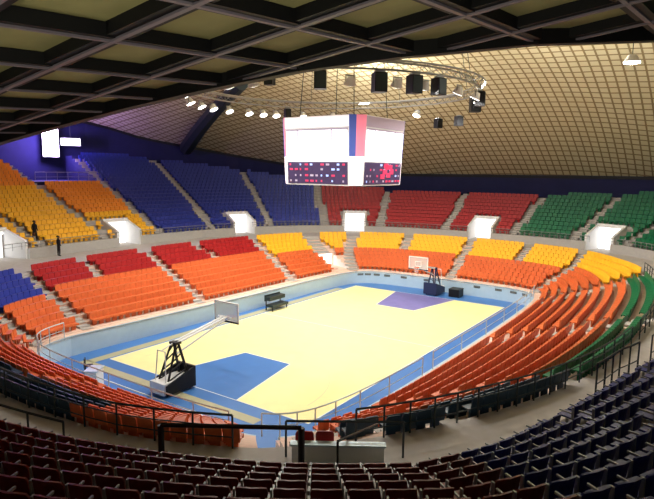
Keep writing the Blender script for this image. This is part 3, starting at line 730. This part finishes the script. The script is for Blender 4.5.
# dark roof duct climbing the dome at left
b = MB(); pts = []
for i in range(12):
    t = .99-.50*i/11; X = P3(66.5, rwall(66.5), 0); x, y = X[0]*t, YC+(X[1]-YC)*t; pts.append((x, y, dome_z(x, y)-.5))
b.tube(pts, [1.0-.3*i/11 for i in range(12)], M['dark'], 8); o = b.build('roof_duct'); tag(o, 'wide dark duct climbing the dome left of the scoreboard', 'duct')
# hanging dome lamp, right
def at(px, py, dist):
    d = (fw+r2*((px-327)/FPX)-u2*((py-249.5)/FPX)).normalized(); return CAM+d*dist
q = at(632, 62, 34); root = empty('dome_lamp', q); b = MB(); b.cyl((0, 0, 0), .42, .2, .35, M['white'], 14); b.build('shade', None, root)
b = MB(); b.cyl((0, 0, -.06), .38, .38, .06, M['lamp'], 14); b.build('lens', None, root)
b = MB(); b.tube([(0, 0, .3), (0, 0, dome_z(q.x, q.y)-q.z-.15)], .025, M['dark'], 4); b.build('cable', None, root); tag(root, 'single bright lamp hanging from the dome at upper right', 'lamp')
light('dome_lamp_light', 'POINT', (q.x, q.y, q.z-.4), 500, (1, .95, .85), None, .3)
def wall_dist(px, py, off):
    dd = 40.0
    while dd < 110:
        q = at(px, py, dd); d = math.degrees(math.atan2(q.y-YC, q.x))
        for _ in range(6):
            X = P3(d, rwall(d), 0); e = math.degrees(math.atan2(q.y-YC, q.x)-math.atan2(X[1]-YC, X[0])); d += (e+180) % 360-180
        if math.hypot(q.x, q.y-YC) > math.hypot(X[0], X[1]-YC)-off: return dd
        dd += .25
    return dd
# bright wall display at left
D1 = wall_dist(50.5, 142, 1.5); K1 = D1/62; q = at(50.5, 142, D1); dirv = (CAM-q); rz = math.atan2(dirv.y, dirv.x)
root = empty('wall_display', q, rz); tag(root, 'tall glaring white display high on the left wall', 'display')
b = MB(); b.box((0, 0, 0), (.2, 1.5*K1, 2.95*K1), M['blk']); b.build('casing', None, root); b = MB(); b.box((.12, 0, 0), (.04, 1.4*K1, 2.8*K1), M['vscreen']); b.build('screen', None, root)
b = MB(); b.tube([(0, 0, 1.5*K1), (0, 0, max(1.5*K1+.3, dome_z(q.x, q.y)-q.z))], .05, M['dark'], 5); b.build('hanger', None, root)
q2 = at(70.5, 142, wall_dist(70.5, 142, 1.5)); root = empty('wall_sign', q2, rz); tag(root, 'small wide lit sign right of the tall glaring display', 'sign')
b = MB(); b.box((0, 0, 0), (.16, 1.9*K1, .85*K1), M['blk']); b.build('casing', None, root); b = MB(); b.box((.1, 0, 0), (.04, 1.8*K1, .72*K1), M['screen']); b.build('screen', None, root)
b = MB(); b.tube([(0, 0, .5), (0, 0, dome_z(q2.x, q2.y)-q2.z)], .04, M['dark'], 5); b.build('hanger', None, root)
light('display_spill', 'POINT', q+dirv.normalized()*2.0, 3500, (.5, .3, 1), None, .8)
# ------------------------------------------------------------------ people
def person(loc, rz, label, walk):
    root = empty('person', loc, rz)
    J = [(0, 0, .95), (0, 0, 1.2), (0, 0, 1.42), (0, 0, 1.52), (0, .02, 1.66),
         (-.1, 0, .9), (-.11, -walk, .5), (-.11, -walk*.4, .07), (-.11, -walk*.4-.13, .04), (.1, 0, .9), (.11, walk, .5), (.11, walk*1.6, .09), (.11, walk*1.6-.13, .05),
         (-.19, 0, 1.4), (-.25, .03, 1.12), (-.24, -.1, .9), (.19, 0, 1.4), (.25, .02, 1.12), (.24, -.1, .9)]
    E_ = [(0, 1), (1, 2), (2, 3), (3, 4), (0, 5), (5, 6), (6, 7), (7, 8), (0, 9), (9, 10), (10, 11), (11, 12), (2, 13), (13, 14), (14, 15), (2, 16), (16, 17), (17, 18)]
    rad = [.14, .13, .14, .055, .1, .1, .07, .05, .04, .1, .07, .05, .04, .065, .048, .035, .065, .048, .035]
    me = bpy.data.meshes.new('body'); me.from_pydata(J, E_, []); o = bpy.data.objects.new('body', me); col.objects.link(o); o.parent = root
    md = o.modifiers.new('skin', 'SKIN')
    for i, v in enumerate(me.skin_vertices[0].data): v.radius = (rad[i], rad[i]); v.use_root = (i == 0)
    s = o.modifiers.new('sub', 'SUBSURF'); s.levels = 1; s.render_levels = 2; me.materials.append(M['cloth'])
    b = MB(); vs = []; fs = []
    for j in range(6):
        th = j/5*PI*.55
        for i in range(10): a = 2*PI*i/10; vs.append((.115*math.sin(th)*math.cos(a), .02+.125*math.sin(th)*math.sin(a)+.01, 1.68+.12*math.cos(th)))
    for j in range(5):
        for i in range(10): fs.append((j*10+i, (j+1)*10+i, (j+1)*10+(i+1) % 10, j*10+(i+1) % 10))
    b.add(vs, fs); b.build('hair', M['hair'], root)
    b = MB(); b.cyl((0, -.075, 1.58), .07, .075, .12, M['skin'], 8); b.box((0, -.15, 1.64), (.025, .03, .04), M['skin']); b.build('face', None, root)
    tag(root, label, 'person')
def add_skin(me):
    pass
try:
    person(P3(103, UR0+UP*1+.3, uz(1)+.02+UDZ*.0), 2.0, 'person in dark clothes on the aisle between the yellow blocks', .1)
    person(P3(102, UR0-.8, CONC), 1.5, 'person in dark clothes on the concourse below the yellow block', .02)
except Exception as e: print('person', e)
